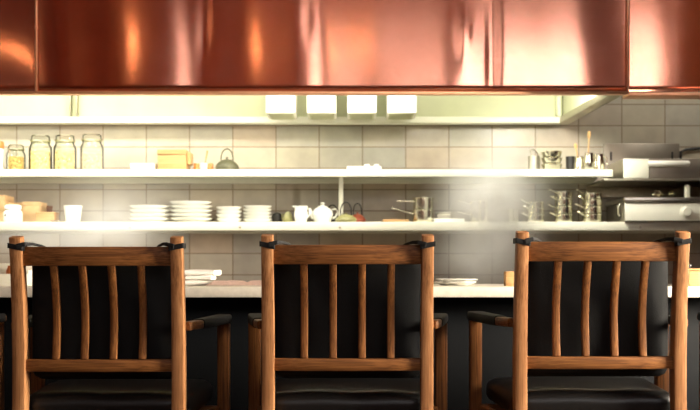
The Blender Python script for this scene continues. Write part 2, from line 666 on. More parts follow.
def panel(x0, x1, z0, z1, off, extra=None):
    mb = MB()
    bm = mb.bm
    nx, nz = max(8, int((x1 - x0) / .012)), 60
    uv = bm.loops.layers.uv.new('UVMap')
    g = []
    for j in range(nz + 1):
        row = []
        for i in range(nx + 1):
            x = x0 + (x1 - x0) * i / nx
            z = z0 + (z1 - z0) * j / nz
            e = min(1, z / .05)
            y = off + ripple(x, z) + (extra(x, z) if extra else 0)
            row.append(bm.verts.new((x, y, z)))
        g.append(row)
    back = []
    for j in (0, nz):
        pass
    for j in range(nz):
        for i in range(nx):
            f = bm.faces.new((g[j][i], g[j][i + 1], g[j + 1][i + 1], g[j + 1][i]))
            for l in f.loops:
                l[uv].uv = (l.vert.co.x, l.vert.co.z)
    # sheet thickness
    bmesh.ops.solidify(bm, geom=bm.faces[:], thickness=.004)
    return mb


XL, XS1, XS2 = -WX + .02, X(37, HD), X(627.5, HD)


def left_dent(x, z):
    return .4 * z * max(0, x - X(-10, HD)) ** 2


pl = panel(XL, XS1 + .004, 0, 2.0, -.006, left_dent).build('copper_panel', 'copper_cross', hood, 180)
pm = panel(XS1, XS2, 0, 2.0, 0).build('copper_panel', 'copper', hood, 180)
pr = panel(XS2 + .004, WX - .02, 0, 2.0, .016, lambda x, z: -.03 * (x - XS2)).build('copper_panel', 'copper', hood, 180)
mb = MB()
mb.box((XL, -.014, -.012), (XS2, .03, .002), .003)
mb.box((XS2 + .002, -.004, -.018), (WX - .02, .10, -.002), .003)
mb.build('bottom_lip', 'copper_edge', hood)
mb = MB()
mb.lathe([(.001, 0), (.009, .001), (.007, .005), (.001, .006)], (0, 0, 0), 14)
for v in mb.bm.verts:
    v.co = Vector((v.co.x + XS1, -.012 - v.co.z, v.co.y + Z(28, HD) - HZ))
mb.build('rivet', 'copper_edge', hood)
MB().box((XS1 - .006, -.012, 0), (XS1 + .004, -.004, 1.9), .002).build('seam', 'copper_edge', hood)
MB().box((XS2 - .003, -.010, 0), (XS2 + .004, .012, 1.9), .002).build('seam', 'copper_edge', hood)
# lined inside: back wall, end wall, roof, bottom rim
RD = 5.82 - HD
XE = X(619, HD)          # inner right end at the front
XB = X(561, 5.8)         # and at the back


def slant(mb):
    for v in mb.bm.verts:
        v.co.x += (XB - XE) * v.co.y / RD
    return mb


MB().box((XL, RD, .036), (XB + .02, RD + .02, .48), .002).build('back_liner', 'hood_liner', hood)
slant(MB().box((XE - .0, .03, .036), (XE + .03, RD, .48), .002)).build('end_liner', 'hood_liner', hood)
MB().box((XL, .02, .48), (XE + .03, RD + .02, .50), .002).build('roof_liner', 'hood_liner', hood)
MB().box((XL, .02, .0), (XE, .03, .48), .001).build('front_liner', 'hood_liner', hood)
MB().box((XL, RD - .05, .0), (XB, RD + .02, .036), .004).build('bottom_rim', 'white_paint', hood)
slant(MB().box((XE - .015, .03, .0), (XE + .05, RD + .02, .036), .004)).build('end_rim', 'steel_dull', hood)
MB().box((X(559, 5.7), RD - .06, .036), (X(570, 5.7) - .03, RD, .48), .012).build('corner_post', 'hood_liner', hood)
mb = MB()
for px in (70.5, 77):
    mb.box((X(px - .7, 5.8), RD - .03, .036), (X(px + .7, 5.8), RD, .48), .001)
mb.build('filter_frame', 'steel_dull', hood)

# four white duct boxes hanging inside the hood
for i, (px, lab) in enumerate(((280.5, 'white square duct box under the hood, leftmost of four'), (321.5, 'white square duct box under the hood, second from the left'),
                               (362, 'white square duct box under the hood, third from the left'), (402, 'white square duct box under the hood, rightmost of four'))):
    d0 = 5.45
    b = empty('duct_box', (X(px, d0), d0, Z(113, d0)), lab, 'duct box', 'white duct boxes under the hood')
    hw = S(14.6, d0)
    MB().box((-hw, 0, 0), (hw, .22, HZ + .478 - Z(113, d0)), .003).build('housing', 'box_white', b)
    mb = MB()
    mb.box((-hw + .012, .012, -.004), (hw - .012, .208, 0), .001)
    for k in range(5):
        mb.box((-hw + .02, .03 + k * .04, -.007), (hw - .02, .04 + k * .04, -.004), .001)
    mb.build('grille', 'hood_liner', b)

# ------------------------------------------------------------------ shelves
SF = 5.5
ZU, ZL = Z(169.3, SF), Z(221.8, SF)
XR = X(613, SF)
su = empty('wall_shelf', (0, SF, ZU), 'white upper wall shelf holding jars, kettle and trays', 'shelf', 'white kitchen shelves')
mb = MB()
mb.box((-WX + .01, 0, -.040), (XR, .012, 0), .003)
mb.box((-WX + .01, .012, -.012), (XR, .4, 0), .002)
mb.box((-WX + .01, .37, -.045), (XR, .4, -.012), .002)
mb.build('board', 'white_paint', su)
mb = MB()
xp = X(341, 5.62)
mb.sweep([(xp, .06, -.012), (xp, .08, -.03), (xp, .10, -.06), (xp, .10, ZL - ZU)], (1, 0, 0), .024, .02, .004)
mb.build('support_post', 'white_paint', su)
sl = empty('wall_shelf', (0, SF, ZL), 'white lower wall shelf holding plates, teapots and saucepans', 'shelf', 'white kitchen shelves')
mb = MB()
mb.box((-WX + .01, 0, -.047), (WX - .01, .012, 0), .003)
mb.box((-WX + .01, .012, -.012), (WX - .01, .4, 0), .002)
mb.box((-WX + .01, .37, -.05), (WX - .01, .4, -.012), .002)
mb.build('board', 'white_paint', sl)
for px in (130, 240, 340, 500, 640):
    mb = MB()
    mb.lathe([(.0005, 0), (.007, .0005), (.006, .003), (.0005, .004)], (0, 0, 0), 12)
    for v in mb.bm.verts:
        v.co = Vector((v.co.x + X(px, SF), -v.co.z, v.co.y - .03))
    mb.build('screw', 'steel_dull', sl)

DU = 5.62        # depth at which shelf goods stand


def on_upper(px, d=DU): return (X(px, d), d, ZU)
def on_lower(px, d=DU): return (X(px, d), d, ZL)


def U(n, d=DU): return n * d / F       # pixels to metres at shelf depth


# --- storage jars with clip lids
def jar(px, w, h, fill, mat, label):
    r = U(w) / 2
    H = U(h)
    g = empty('storage_jar', on_upper(px), label, 'jar', 'glass storage jars on the upper shelf')
    prof = [(r * .9, 0), (r, .006), (r, H * .62), (r * .93, H * .70), (r * .80, H * .76), (r * .80, H * .82)]
    inner = [(a - .003, max(.004, z)) for a, z in reversed(prof)]
    MB().lathe(prof + inner, seg=28).build('body', 'jar_glass', g)
    MB().lathe([(r * .82, H * .825), (r * .88, H * .83), (r * .88, H * .87), (r * .8, H * .89), (r * .8, H * .97), (r * .7, H)], seg=28).build('lid', 'jar_glass', g)
    MB().lathe([(r * .84, H * .805), (r * .9, H * .81), (r * .9, H * .83), (r * .84, H * .835)], seg=28, cap=False).build('seal', 'olive_pottery', g)
    f = MB()
    k = H * fill
    f.lathe([(r * .86, .005), (r - .004, .01), (r - .004, k), (r * .8, k + .006), (r * .4, k + .002), (.001, k + .008)], seg=28)
    f.build('contents', mat, g)
    mb = MB()
    mb.tube([(-r * .5, -r * .8, H * .72), (-r * .4, -r * .9, H * .8), (0, -r * .95, H * .84), (r * .4, -r * .9, H * .8), (r * .5, -r * .8, H * .72)], .0016, 6)
    mb.build('clip', 'steel', g)
    return g


jar(16, 18.5, 26.5, .50, 'grain_a', 'small glass jar half full of brown grain, at the left end of the upper shelf')
jar(40.5, 22.5, 36, .52, 'grain_b', 'glass jar of pale yellow pasta, second jar from the left')
jar(65, 22.5, 36, .54, 'grain_c', 'glass jar of mixed nuts, third jar from the left')
jar(92, 23, 37, .45, 'grain_d', 'glass jar of pinkish beans, rightmost and faintest of the jars')
g = empty('storage_tin', on_upper(-3), 'pale storage tin with an orange lid cut by the left edge of the photo', 'tin')
MB().lathe([(.033, 0), (.036, .004), (.036, .12), (.033, .125)]).build('body', 'ceramic', g)
MB().lathe([(.036, .1251), (.038, .128), (.038, .16), (.034, .165)]).build('lid', 'amber', g)

# white oblong dish
r0 = empty('oblong_dish', on_upper(144.5), 'white oblong dish left of the wooden bread box', 'dish')
mb = MB()
w, d, h = U(13.5), .06, U(7)
outer = lambda s, z: [(w * s * math.copysign(abs(math.cos(a)) ** .35, math.cos(a)), d * s * math.copysign(abs(math.sin(a)) ** .35, math.sin(a)), z) for a in [2 * PI * k / 40 for k in range(40)]]
mb.rings([outer(.88, 0), outer(.92, .003), outer(1, h), outer(.97, h), outer(.89, .006), outer(.3, .005)])
mb.build('dish_body', 'ceramic', r0)

# bread box
b = empty('bread_box', on_upper(174), 'light wooden box with a lid on the upper shelf, left of the iron kettle', 'box')
w, h = U(14), U(20.5)
MB().box((-w, -.07, 0), (w, .09, h * .74), .004).build('body', 'pale_wood_h', b)
MB().box((-w - .003, -.073, h * .75), (w + .003, .093, h), .005).build('lid', 'pale_wood_h', b)
MB().box((w, -.05, h * .3), (w + .022, .05, h * .9), .005).build('end_handle', 'spoon_wood', b)

# little amber pots and a white brush pot between them
for px, lab in ((196.5, 'small amber red pot touching the right side of the wooden bread box'), (210.5, 'small amber red pot just left of the olive iron kettle')):
    one('spice_pot', MB().lathe([(U(2.4), 0), (U(2.9), .003), (U(2.9), U(7)), (U(2.4), U(8)), (U(2.2), U(8)), (U(2.2), U(2)), (.001, U(2))], seg=20), 'amber', on_upper(px), lab, 'pot', 'amber spice pots')
p = empty('brush_pot', on_upper(203.7), 'white pot with a thin brush standing in it, between the amber pots', 'pot')
MB().lathe([(U(2.6), 0), (U(3.2), .003), (U(3.4), U(8)), (U(3.1), U(8)), (U(2.9), .006), (.001, .006)], seg=20).build('pot_body', 'ceramic', p)
MB().tube([(.0, 0, .008), (.012, .004, U(12)), (.020, .006, U(21))], [.004, .004, .006], 8).build('brush', 'pale_wood_h', p)


def kettle(loc, w, h, hh, mat, label, spout=0, hm='black_iron', group='cast iron kettles'):
    """squat iron kettle: w = body width, h = body height to lid, hh = total height with bail handle"""
    g = empty('iron_kettle', loc, label, 'kettle', group)
    r = w / 2
    MB().lathe([(r * .72, 0), (r * .92, .004), (r, h * .28), (r * .95, h * .45), (r * .72, h * .72), (r * .52, h * .84), (r * .50, h * .84)], seg=32).build('body', mat, g)
    MB().lathe([(r * .5, h * .845), (r * .46, h * .9), (r * .2, h * .95), (r * .1, h * .97), (r * .07, h * 1.02), (r * .12, h * 1.08), (r * .10, h * 1.14), (.001, h * 1.16)], seg=24).build('lid', mat, g)
    pts = []
    for k in range(17):
        a = PI * k / 16
        pts.append((-r * .5 * math.cos(a) * (1 + .06 * math.sin(a)), 0, h * .76 + (hh - h * .76) * math.sin(a) ** .75))
    MB().tube(pts, w * .028, 8).build('handle', hm, g)
    s = spout
    MB().tube([(s * r * .7, -.01, h * .4), (s * r * 1.0, -.012, h * .55), (s * r * 1.12, -.013, h * .8)], [w * .08, w * .06, w * .04], 10).build('spout', mat, g) if s else None
    return g


kettle(on_upper(227), U(24), U(12.5), U(22.5), 'olive_iron', 'squat olive green iron kettle with arched handle on the upper shelf', 0, 'olive_iron')

# small tray near the front edge of the upper shelf
t = empty('serving_tray', on_upper(364, 5.545), 'small flat white tray on the middle of the upper shelf', 'tray')
w = U(17)
mb = MB()
mb.box((-w, -.035, 0), (w, .05, .008), .003)
mb.box((-w, -.035, .008), (w, -.029, .018), .002)
mb.box((-w, .044, .008), (w, .05, .018), .002)
mb.box((-w, -.029, .008), (-w + .006, .044, .018), .002)
mb.box((w - .006, -.029, .008), (w, .044, .018), .002)
mb.build('tray_body', 'ceramic', t)
for px, lab in ((367, 'tiny white cup on the flat white tray, the left one'), (376.5, 'tiny white cup on the flat white tray, the right one')):
    loc = Vector(on_upper(px, 5.55)) + Vector((0, 0, .008))
    one('tiny_cup', MB().lathe([(.008, 0), (.012, .004), (.014, .024), (.012, .024), (.010, .006), (.001, .005)], seg=18), 'ceramic', loc, lab, 'cup', 'tiny cups on the tray')


# --- pans and steel goods
def saucepan(loc, w, h, hdir, hl, label, group, lift=.5, nm='saucepan'):
    g = empty(nm, loc, label, 'saucepan', group)
    r = w / 2
    MB().lathe([(r * .9, 0), (r * .98, .003), (r, .008), (r, h - .002), (r * 1.05, h), (r * 1.05, h + .002), (r * .96, h), (r * .96, .01), (r * .9, .005), (.001, .005)], seg=32).build('pan_body', 'pan_steel', g)
    dx, dy = math.cos(hdir), math.sin(hdir)
    z0 = h * .72
    pts = [(dx * r * .98, dy * r * .98, z0), (dx * (r + hl * .25), dy * (r + hl * .25), z0 + hl * lift * .25), (dx * (r + hl), dy * (r + hl), z0 + hl * lift)]
    MB().sweep(pts, (-dy, dx, 0), [.012, .011, .016], .005, .002).build('handle', 'pan_steel', g)
    return g


def pan_stack(px, w, heights, where, names, group, hdirs, hl=.075, d=DU):
    z = 0
    for i, h in enumerate(heights):
        x, y, zz = on_lower(px, d)
        saucepan((x, y, zz + z), U(w), h - .003, hdirs[i % len(hdirs)], hl, '%s steel saucepan of %s' % (names[i], where), group, .28)
        z += h
    return z


L180 = math.radians
big = 'two stacked saucepans right of centre on the lower shelf'
saucepan(on_lower(423), U(21), .068, L180(188), .12, 'lower steel saucepan of the pair at the middle of the lower shelf', 'saucepans on the lower shelf', .25)
x, y, z = on_lower(423.5)
saucepan((x, y, z + .0712), U(20.5), .064, L180(172), .09, 'upper steel saucepan of the pair at the middle of the lower shelf', 'saucepans on the lower shelf', .02)
ord4 = ['bottom', 'second from bottom', 'third from bottom', 'top']
pan_stack(479, 18, [.062, .058], 'the hazy pair left of the three tall pan stacks', ['bottom', 'top'], 'saucepans on the lower shelf', [L180(176), L180(190)], .07)
saucepan(on_lower(513.5), U(10), .075, L180(100), .05, 'small narrow steel saucepan half hidden in the haze on the lower shelf', 'saucepans on the lower shelf', .2)
pan_stack(535.5, 17, [.045, .036, .034], 'the leftmost of three tall pan stacks', ['bottom', 'middle', 'top'], 'saucepans on the lower shelf', [L180(222), L180(230), L180(218)], .07)
pan_stack(563.5, 17.5, [.048, .044, .042, .036], 'the middle of three tall pan stacks', ord4, 'saucepans on the lower shelf', [L180(222), L180(215), L180(226), L180(219)], .07)
pan_stack(592, 19.5, [.047, .042, .04, .034], 'the rightmost of three tall pan stacks', ord4, 'saucepans on the lower shelf', [L180(226), L180(218), L180(229), L180(222)], .085)

# steel bowls, jugs and tools at the right end of the upper shelf
x, y, z = on_upper(551.5)
for i, nm in enumerate(('bottom', 'middle', 'top')):
    r = U(10.3)
    one('steel_bowl', MB().lathe([(r * .6, 0), (r * .8, .004), (r * .97, .026), (r * 1.02, .038), (r * 1.0, .039), (r * .9, .026), (r * .7, .008), (.001, .006)], seg=30), 'pan_steel',
        (x, y, z + i * .0345), '%s steel bowl of the stack at the right end of the upper shelf' % nm, 'bowl', 'steel bowls on the upper shelf')
cn = empty('ladle_jar', on_upper(534), 'pale canister holding a tilted grey scoop, left of the steel bowls', 'canister')
MB().lathe([(U(5), 0), (U(6), .004), (U(6), U(15)), (U(5.4), U(15)), (U(5.2), .008), (.001, .008)], seg=24).build('canister_body', 'steel_dull', cn)
mb = MB()
mb.tube([(.005, 0, .012), (-.012, 0, U(18)), (-.022, 0, U(22))], [.004, .004, .005], 8)
mb.sweep([(-.018, 0, U(20)), (-.004, 0, U(23)), (.026, 0, U(17.5))], (0, 1, 0), [.02, .04, .03], .004, .0015)
mb.build('scoop', 'steel', cn)
mg = empty('dark_mug', on_upper(570.5, 5.68), 'black mug behind the steel jugs on the upper shelf', 'mug')
MB().lathe([(U(4), 0), (U(4.6), .004), (U(4.8), U(16)), (U(4.2), U(16)), (U(4), .008), (.001, .008)], seg=24).build('mug_body', 'black_iron', mg)


def jug(px, w, h, label, tool=None, d=DU):
    g = empty('steel_jug', on_upper(px, d), label, 'jug', 'steel jugs on the upper shelf')
    r = U(w) / 2
    H = U(h)
    MB().lathe([(r * .86, 0), (r, .005), (r, H * .5), (r * .86, H * .8), (r * .9, H), (r * .84, H), (r * .8, H * .8), (r * .9, .01), (.001, .008)], seg=26).build('jug_body', 'pan_steel', g)
    MB().tube([(r * .88, 0, H * .85), (r * 1.4, -.004, H * .8), (r * 1.45, -.004, H * .4), (r * .98, 0, H * .25)], .003, 8).build('handle', 'pan_steel', g)
    return g


def tool(px0, px1, ht, mat, label, nm='wooden_spoon', d=DU):
    g = empty(nm, (X(px0, d), d, ZU + .012), label, 'utensil', 'utensils in the steel jugs')
    dx = X(px1, d) - X(px0, d)
    H = U(ht)
    MB().tube([(0, 0, 0), (dx * .5, .004, H * .5), (dx * .8, .008, H * .8)], .004, 8).build('shaft', mat, g)
    MB().sweep([(dx * .78, .008, H * .78), (dx * .85, .008, H * .86), (dx * .93, .008, H * .94), (dx, .008, H)], (1, 0, 0), [.008, .018, .018, .008], [.006, .007, .006, .004], .002).build('spoon_head', mat, g)
    return g


jug(579.5, 11, 14.5, 'steel jug with a short wooden spoon, leftmost of the jugs on the upper shelf')
tool(580, 575.5, 26, 'spoon_wood', 'short tilted wooden spoon standing in the leftmost steel jug')
jug(589, 9.5, 17, 'steel jug with the tallest wooden spoon, between two other jugs', d=5.56)
tool(588, 589.5, 37, 'spoon_wood', 'tallest upright wooden spoon at the right end of the upper shelf', d=5.56)
jug(598.5, 11.5, 17, 'rightmost steel jug on the upper shelf, next to the steel machines')

# ------------------------------------------------------------------ lower shelf, left to right
def carton(px, w, h, dep, mat, label, yo=0, zo=0, group='cartons on the lower shelf'):
    x, y, z = on_lower(px)
    g = empty('carton', (x, y + yo, z + zo), label, 'box', group)
    hw, H = U(w) / 2, U(h)
    MB().box((-hw, -.03, 0), (hw, -.03 + dep, H * .8), .002).build('carton_body', mat, g)
    MB().box((-hw - .002, -.032, H * .8), (hw + .002, -.028 + dep, H), .002).build('carton_lid', mat, g)
    return g


carton(-5, 17, 28, .16, 'card', 'tall kraft carton cut by the left edge of the photo', .04)
carton(12, 15, 21, .14, 'card', 'kraft carton behind the white labelled jar', .09)
carton(29, 17, 21.5, .14, 'card', 'kraft carton on the lower shelf, right of the white labelled jar', .06)
carton(47, 18, 10.5, .10, 'pale_wood_h', 'low wide light wooden box left of the white tumbler', -.005)
one('dark_basket', MB().lathe([(U(5), 0), (U(6), .004), (U(6.5), U(18)), (U(7), U(19)), (U(6), U(19)), (U(5), .01), (.001, .01)], seg=24), 'dark_wood_h',
    on_lower(46, 5.82), 'dark brown basket behind the low wooden box', 'basket')
j = empty('ceramic_jar', on_lower(13, 5.555), 'white ceramic jar with a small dark mark on its front', 'jar')
MB().lathe([(U(8), 0), (U(9), .003), (U(9.2), U(8)), (U(8.6), U(10.5)), (U(7), U(12)), (U(7), U(12.5))], seg=32).build('jar_body', 'ceramic', j)
MB().lathe([(U(7.8), U(12.6)), (U(8.2), U(13)), (U(8), U(16)), (U(6.5), U(17)), (.001, U(17.2))], seg=32).build('jar_lid', 'ceramic', j)
mb = MB()
mb.lathe([(.001, 0), (.006, .0004), (.006, .0012), (.001, .0014)], seg=16)
for v in mb.bm.verts:
    v.co = Vector((v.co.x - .026, -.0425 - v.co.z + .0, v.co.y + U(6.5)))
mb.build('dark_mark', 'mark', j)
one('saucer', MB().lathe([(U(3), 0), (U(4), .001), (U(6), .006), (U(6), .008), (U(3.6), .004), (.001, .003)], seg=28), 'steel_dull', on_lower(56.5, 5.535),
    'small grey saucer at the shelf front between wooden box and white tumbler', 'saucer')
g = empty('white_tumbler', on_lower(73), 'white tapered tumbler standing alone on the left of the lower shelf', 'cup')
MB().lathe([(U(6.6), 0), (U(7), .003), (U(9.2), U(16.2)), (U(9.4), U(17)), (U(8.8), U(17)), (U(6.6), .006), (.001, .005)], seg=32).build('tumbler_body', 'ceramic', g)

def plates(px, w, n, h, nm, cat, where, group, shape):
    x, y, z = on_lower(px)
    pitch = (U(h) - .006) / n
    R = U(w) / 2
    first = None
    words = ['bottom', 'second', 'third', 'fourth', 'fifth']
    for k in range(n):
        lab = 'top' if k == n - 1 else ('bottom' if k == 0 else words[k] + ' from bottom')
        if first is None:
            if shape == 'plate':
                prof = [(R * .56, 0), (R * .6, 0), (R * .62, pitch * .25), (R * .82, pitch * .5), (R * .99, pitch * .98), (R, pitch * 1.08), (R * .97, pitch * 1.1), (R * .8, pitch * .72), (R * .6, pitch * .5), (.001, pitch * .48)]
            else:
                prof = [(R * .55, 0), (R * .62, .001), (R * .84, pitch * .45), (R * .97, pitch * .9), (R, pitch * 1.08), (R * .96, pitch * 1.08), (R * .9, pitch * .85), (R * .6, pitch * .5), (.001, pitch * .48)]
            o = MB().lathe(prof, seg=40).build(nm, 'ceramic')
            first = o
        else:
            o = first.copy()
            col.objects.link(o)
        o.location = (x + .0015 * math.sin(k * 2.1 + px), y, z + k * pitch)
        tag(o, 'white %s, %s of %s' % (cat, lab, where), cat, group)


plates(150, 41, 4, 17.5, 'dinner_plate', 'plate', 'the hazy plate stack left of the biggest stack', 'white plates on the lower shelf', 'plate')
plates(191, 42.5, 5, 21.5, 'dinner_plate', 'plate', 'the tallest and widest plate stack', 'white plates on the lower shelf', 'plate')
plates(229, 26, 4, 16.5, 'white_bowl', 'bowl', 'the bowl stack just right of the widest plate stack', 'white bowls on the lower shelf', 'bowl')
plates(257.5, 29, 5, 17.5, 'white_bowl', 'bowl', 'the bowl stack left of the small dark pot', 'white bowls on the lower shelf', 'bowl')

g = empty('small_pot', on_lower(277, 5.66), 'small round black pot between the bowls and the white jug', 'pot')
MB().lathe([(U(3.5), 0), (U(5), .004), (U(5.6), U(5)), (U(4.5), U(9)), (U(3), U(10)), (.8e-3, U(11))], seg=24).build('pot_body', 'black_iron', g)
g = empty('creamer', on_lower(288), 'small olive creamer left of the white jug', 'creamer')
MB().lathe([(U(3.2), 0), (U(4.6), .004), (U(5), U(4.5)), (U(3), U(9)), (U(2), U(11)), (U(1.6), U(11)), (U(2.4), U(8)), (U(2.2), .008), (.001, .008)], seg=24).build('creamer_body', 'olive_pottery', g)
MB().tube([(-U(2.6), 0, U(8.5)), (-U(6), 0, U(8)), (-U(6), 0, U(4)), (-U(4.8), 0, U(3))], .003, 8).build('handle', 'olive_pottery', g)
g = empty('white_jug', on_lower(301, 5.55), 'white jug standing left of the white teapot', 'jug')
MB().lathe([(U(4.8), 0), (U(5.4), .003), (U(6.8), U(6)), (U(6.4), U(10)), (U(5.9), U(12.5)), (U(6.9), U(16)), (U(6.3), U(16)), (U(5.2), U(12)), (U(5), .008), (.001, .008)], seg=30).build('jug_body', 'ceramic', g)
MB().tube([(U(5.6), 0, U(14)), (U(8.3), -.002, U(13)), (U(8.5), -.002, U(8)), (U(6.2), 0, U(4.5))], .0045, 8).build('handle', 'ceramic', g)
MB().sweep([(-U(5.5), 0, U(14.5)), (-U(7.4), 0, U(15.6)), (-U(8.6), 0, U(16.2))], (0, 1, 0), [.03, .02, .01], [.008, .006, .003], .002).build('spout', 'ceramic', g)
g = empty('teapot', on_lower(322.5, 5.63), 'white teapot with a round lid on the lower shelf', 'teapot')
MB().lathe([(U(6), 0), (U(8), .003), (U(10.8), U(7)), (U(10.4), U(11)), (U(7.5), U(14.5)), (U(5), U(15.6))], seg=32).build('pot_body', 'ceramic', g)
MB().lathe([(U(5.2), U(15.65)), (U(4.6), U(16.8)), (U(2), U(17.4)), (U(1.6), U(18.2)), (U(2.4), U(19.6)), (U(1.8), U(20.4)), (.001, U(20.6))], seg=24).build('lid', 'ceramic', g)
MB().tube([(-U(9), 0, U(5)), (-U(11), -.004, U(8)), (-U(11.6), -.005, U(12)), (-U(12.8), -.006, U(14.5))], [.014, .010, .007, .006], 10).build('spout', 'ceramic', g)
MB().tube([(U(8.5), 0, U(12.5)), (U(13), -.002, U(14)), (U(15.5), -.002, U(11)), (U(13), -.002, U(6)), (U(10), 0, U(4.5))], .006, 10).build('handle', 'ceramic', g)
kettle(on_lower(332.5, 5.77), U(20), U(10.5), U(19.5), 'black_iron', 'black iron kettle behind the white teapot', 0)
kettle(on_lower(346, 5.57), U(21.5), U(8.2), U(20), 'olive_pottery', 'low olive kettle with black handle at the foot of the white post', 0)
kettle(on_lower(357.5, 5.71), U(17), U(10), U(20.5), 'red_iron', 'red iron kettle with black handle right of the white post', 0)
one('cutting_board', MB().box((-U(13.5), -.05, 0), (U(12.5), .08, .016), .004), 'pale_wood_h', on_lower(396, 5.6), 'pale wooden board lying under the saucepan handles', 'board')
g = empty('white_tray', on_lower(449, 5.56), 'flat white tray right of the stacked pair of saucepans', 'tray')
w = U(15)
mb = MB()
mb.box((-w, -.03, 0), (w, .06, .006), .002)
mb.box((-w, -.03, .006), (w, -.025, .019), .002)
mb.box((-w, .055, .006), (w, .06, .019), .002)
mb.box((-w, -.025, .006), (-w + .005, .055, .019), .002)
mb.box((w - .005, -.025, .006), (w, .055, .019), .002)
mb.build('tray_body', 'ceramic', g)
g = empty('grey_canister', on_lower(443, 5.75), 'grey square canister behind the flat white tray', 'canister')
MB().box((-U(7), -.045, 0), (U(7), .045, U(9.5)), .004).build('canister_body', 'steel_dull', g)
MB().box((-U(7.3), -.047, U(9.5)), (U(7.3), .047, U(11.5)), .004).build('lid', 'steel_dull', g)

# ------------------------------------------------------------------ steel machines at the right
# lower machine: white front, round dial
DF = 5.46
zb = ZL
m = empty('countertop_oven', (X(625, DF), DF, zb), 'white fronted steel oven with a round dial on the lower shelf', 'oven')
W = 2.5 - X(625, DF) - .02
ht = Z(202, DF) - zb
MB().box((.004, .008, 0), (W, .40, ht), .004).build('body', 'steel_dull', m)
MB().box((0, 0, .004), (W, .008, ht - .004), .003).build('front_panel', 'white_paint', m)
MB().box((-.006, -.012, ht), (W, .41, Z(197.3, DF) - zb), .004).build('top_plate', 'steel', m)
mb = MB()
mb.lathe([(U(6), 0), (U(5.8), .006), (U(4.8), .008), (U(4.4), .024), (U(3.8), .027), (.001, .027)], seg=30)
for v in mb.bm.verts:
    v.co = Vector((v.co.x + X(686, DF) - X(625, DF), -v.co.z, v.co.y + Z(212, DF) - zb))
mb.build('dial', 'white_paint', m)
mb = MB()
mb.tube([(-.001, .1, ht - .004), (-.012, .1, ht - .02), (-.012, .1, ht - .06), (-.001, .1, ht - .07)], .004, 8)
mb.build('side_hook', 'steel', m)
topz = Z(197.3, DF)
# small whisk heads lying on top
for px, lab, a in ((657, 'shiny steel whisk on top of the white oven, the left one', .5), (671, 'shiny steel whisk on top of the white oven, the right one', 1.25)):
    g = empty('whisk', (X(px, 5.53), 5.53, topz + .022), lab, 'whisk', 'whisks on the oven', a)
    mb = MB()
    for k in range(5):
        ang = PI * k / 5
        pts = [(-.035 + .07 * t, .022 * math.sin(PI * t) ** .8 * math.cos(ang), .020 * math.sin(PI * t) ** .8 * math.sin(ang)) for t in [i / 10 for i in range(11)]]
        pts2 = [(p[0], -p[1], -p[2]) for p in pts]
        mb.tube(pts, .0022, 6)
        mb.tube(pts2, .0022, 6)
    mb.build('wires', 'pan_steel', g)
    MB().tube([(.033, 0, 0), (.08, .006, -.008)], .005, 8).build('handle', 'pan_steel', g)
# upper machine: drawer with a white bar handle on a short steel shelf
s3 = empty('steel_shelf', (X(604, DF), DF, Z(178.5, DF)), 'short steel shelf above the white oven, carrying the machine with the bar handle', 'shelf')
W3 = 2.5 - X(604, DF) - .02
mb = MB()
mb.box((0, 0, -.012), (W3, .42, 0), .003)
mb.build('shelf_plate', 'steel_dull', s3)
mb = MB()
mb.box((.0, .405, -.075), (W3, .42, -.012), .002)
mb.build('back_plate', 'steel_dull', s3)
mb = MB()
xs = X(689.5, DF) - X(604, DF)
mb.box((xs - .012, .03, topz - Z(178.5, DF)), (xs + .012, .05, -.03), .004)
mb.build('support_post', 'white_paint', s3)
u = empty('salamander_grill', (X(624, DF), DF, Z(178.5, DF)), 'steel grill machine with a white bar handle, above the white oven', 'grill')
h1 = Z(158.3, DF) - Z(178.5, DF)
MB().box((0, .01, 0), (W, .36, h1), .004).build('body', 'steel_dull', u)
MB().box((-.002, 0, .002), (X(649, DF) - X(624, DF), .012, h1 - .002), .003).build('door_strip', 'white_paint', u)
MB().box((X(649, DF) - X(624, DF) + .002, .002, .002), (W, .010, h1 - .002), .003).build('drawer_front', 'grey_steel', u)
hx0, hx1 = X(647, DF) - X(624, DF), X(686, DF) - X(624, DF)
hz = Z(164.2, DF) - Z(178.5, DF)
mb = MB()
mb.tube([(hx0, -.03, hz), (hx0 + .01, -.036, hz), (hx1 - .01, -.036, hz), (hx1, -.03, hz)], .016, 14)
mb.tube([(hx0 + .02, .004, hz), (hx0 + .02, -.036, hz)], .008, 8)
mb.tube([(hx1 - .02, .004, hz), (hx1 - .02, -.036, hz)], .008, 8)
mb.build('bar_handle', 'box_white', u)
bx0, bx1 = X(604.5, 5.80) - X(624, DF), X(681, 5.80) - X(624, DF)
MB().box((bx0, .365, 0), (bx1, .378, Z(143.5, 5.83) - Z(178.5, DF)), .003).build('back_splash', 'grey_steel', u)
for px in (612, 673.5):
    xx = X(px, 5.8) - X(624, DF)
    mb = MB().box((xx - .005, .360, Z(160, 5.8) - Z(178.5, DF)), (xx + .005, .366, Z(151.5, 5.8) - Z(178.5, DF)), .001)
    mb.build('slot', 'rubber_black', u)
g = empty('cable', (X(683, 5.84), 5.88, Z(150, 5.88)), 'black cable on the tiles right of the steel grill machine', 'cable')
MB().tube([(0, 0, -.06), (.0, 0, -.01), (.03, 0, .002), (.12, 0, .012), (.30, 0, .014)], .008, 8).build('cord', 'rubber_black', g)

# ------------------------------------------------------------------ things on the bar counter
CT = .713


def counter(px, d): return (X(px, d), d, CT)


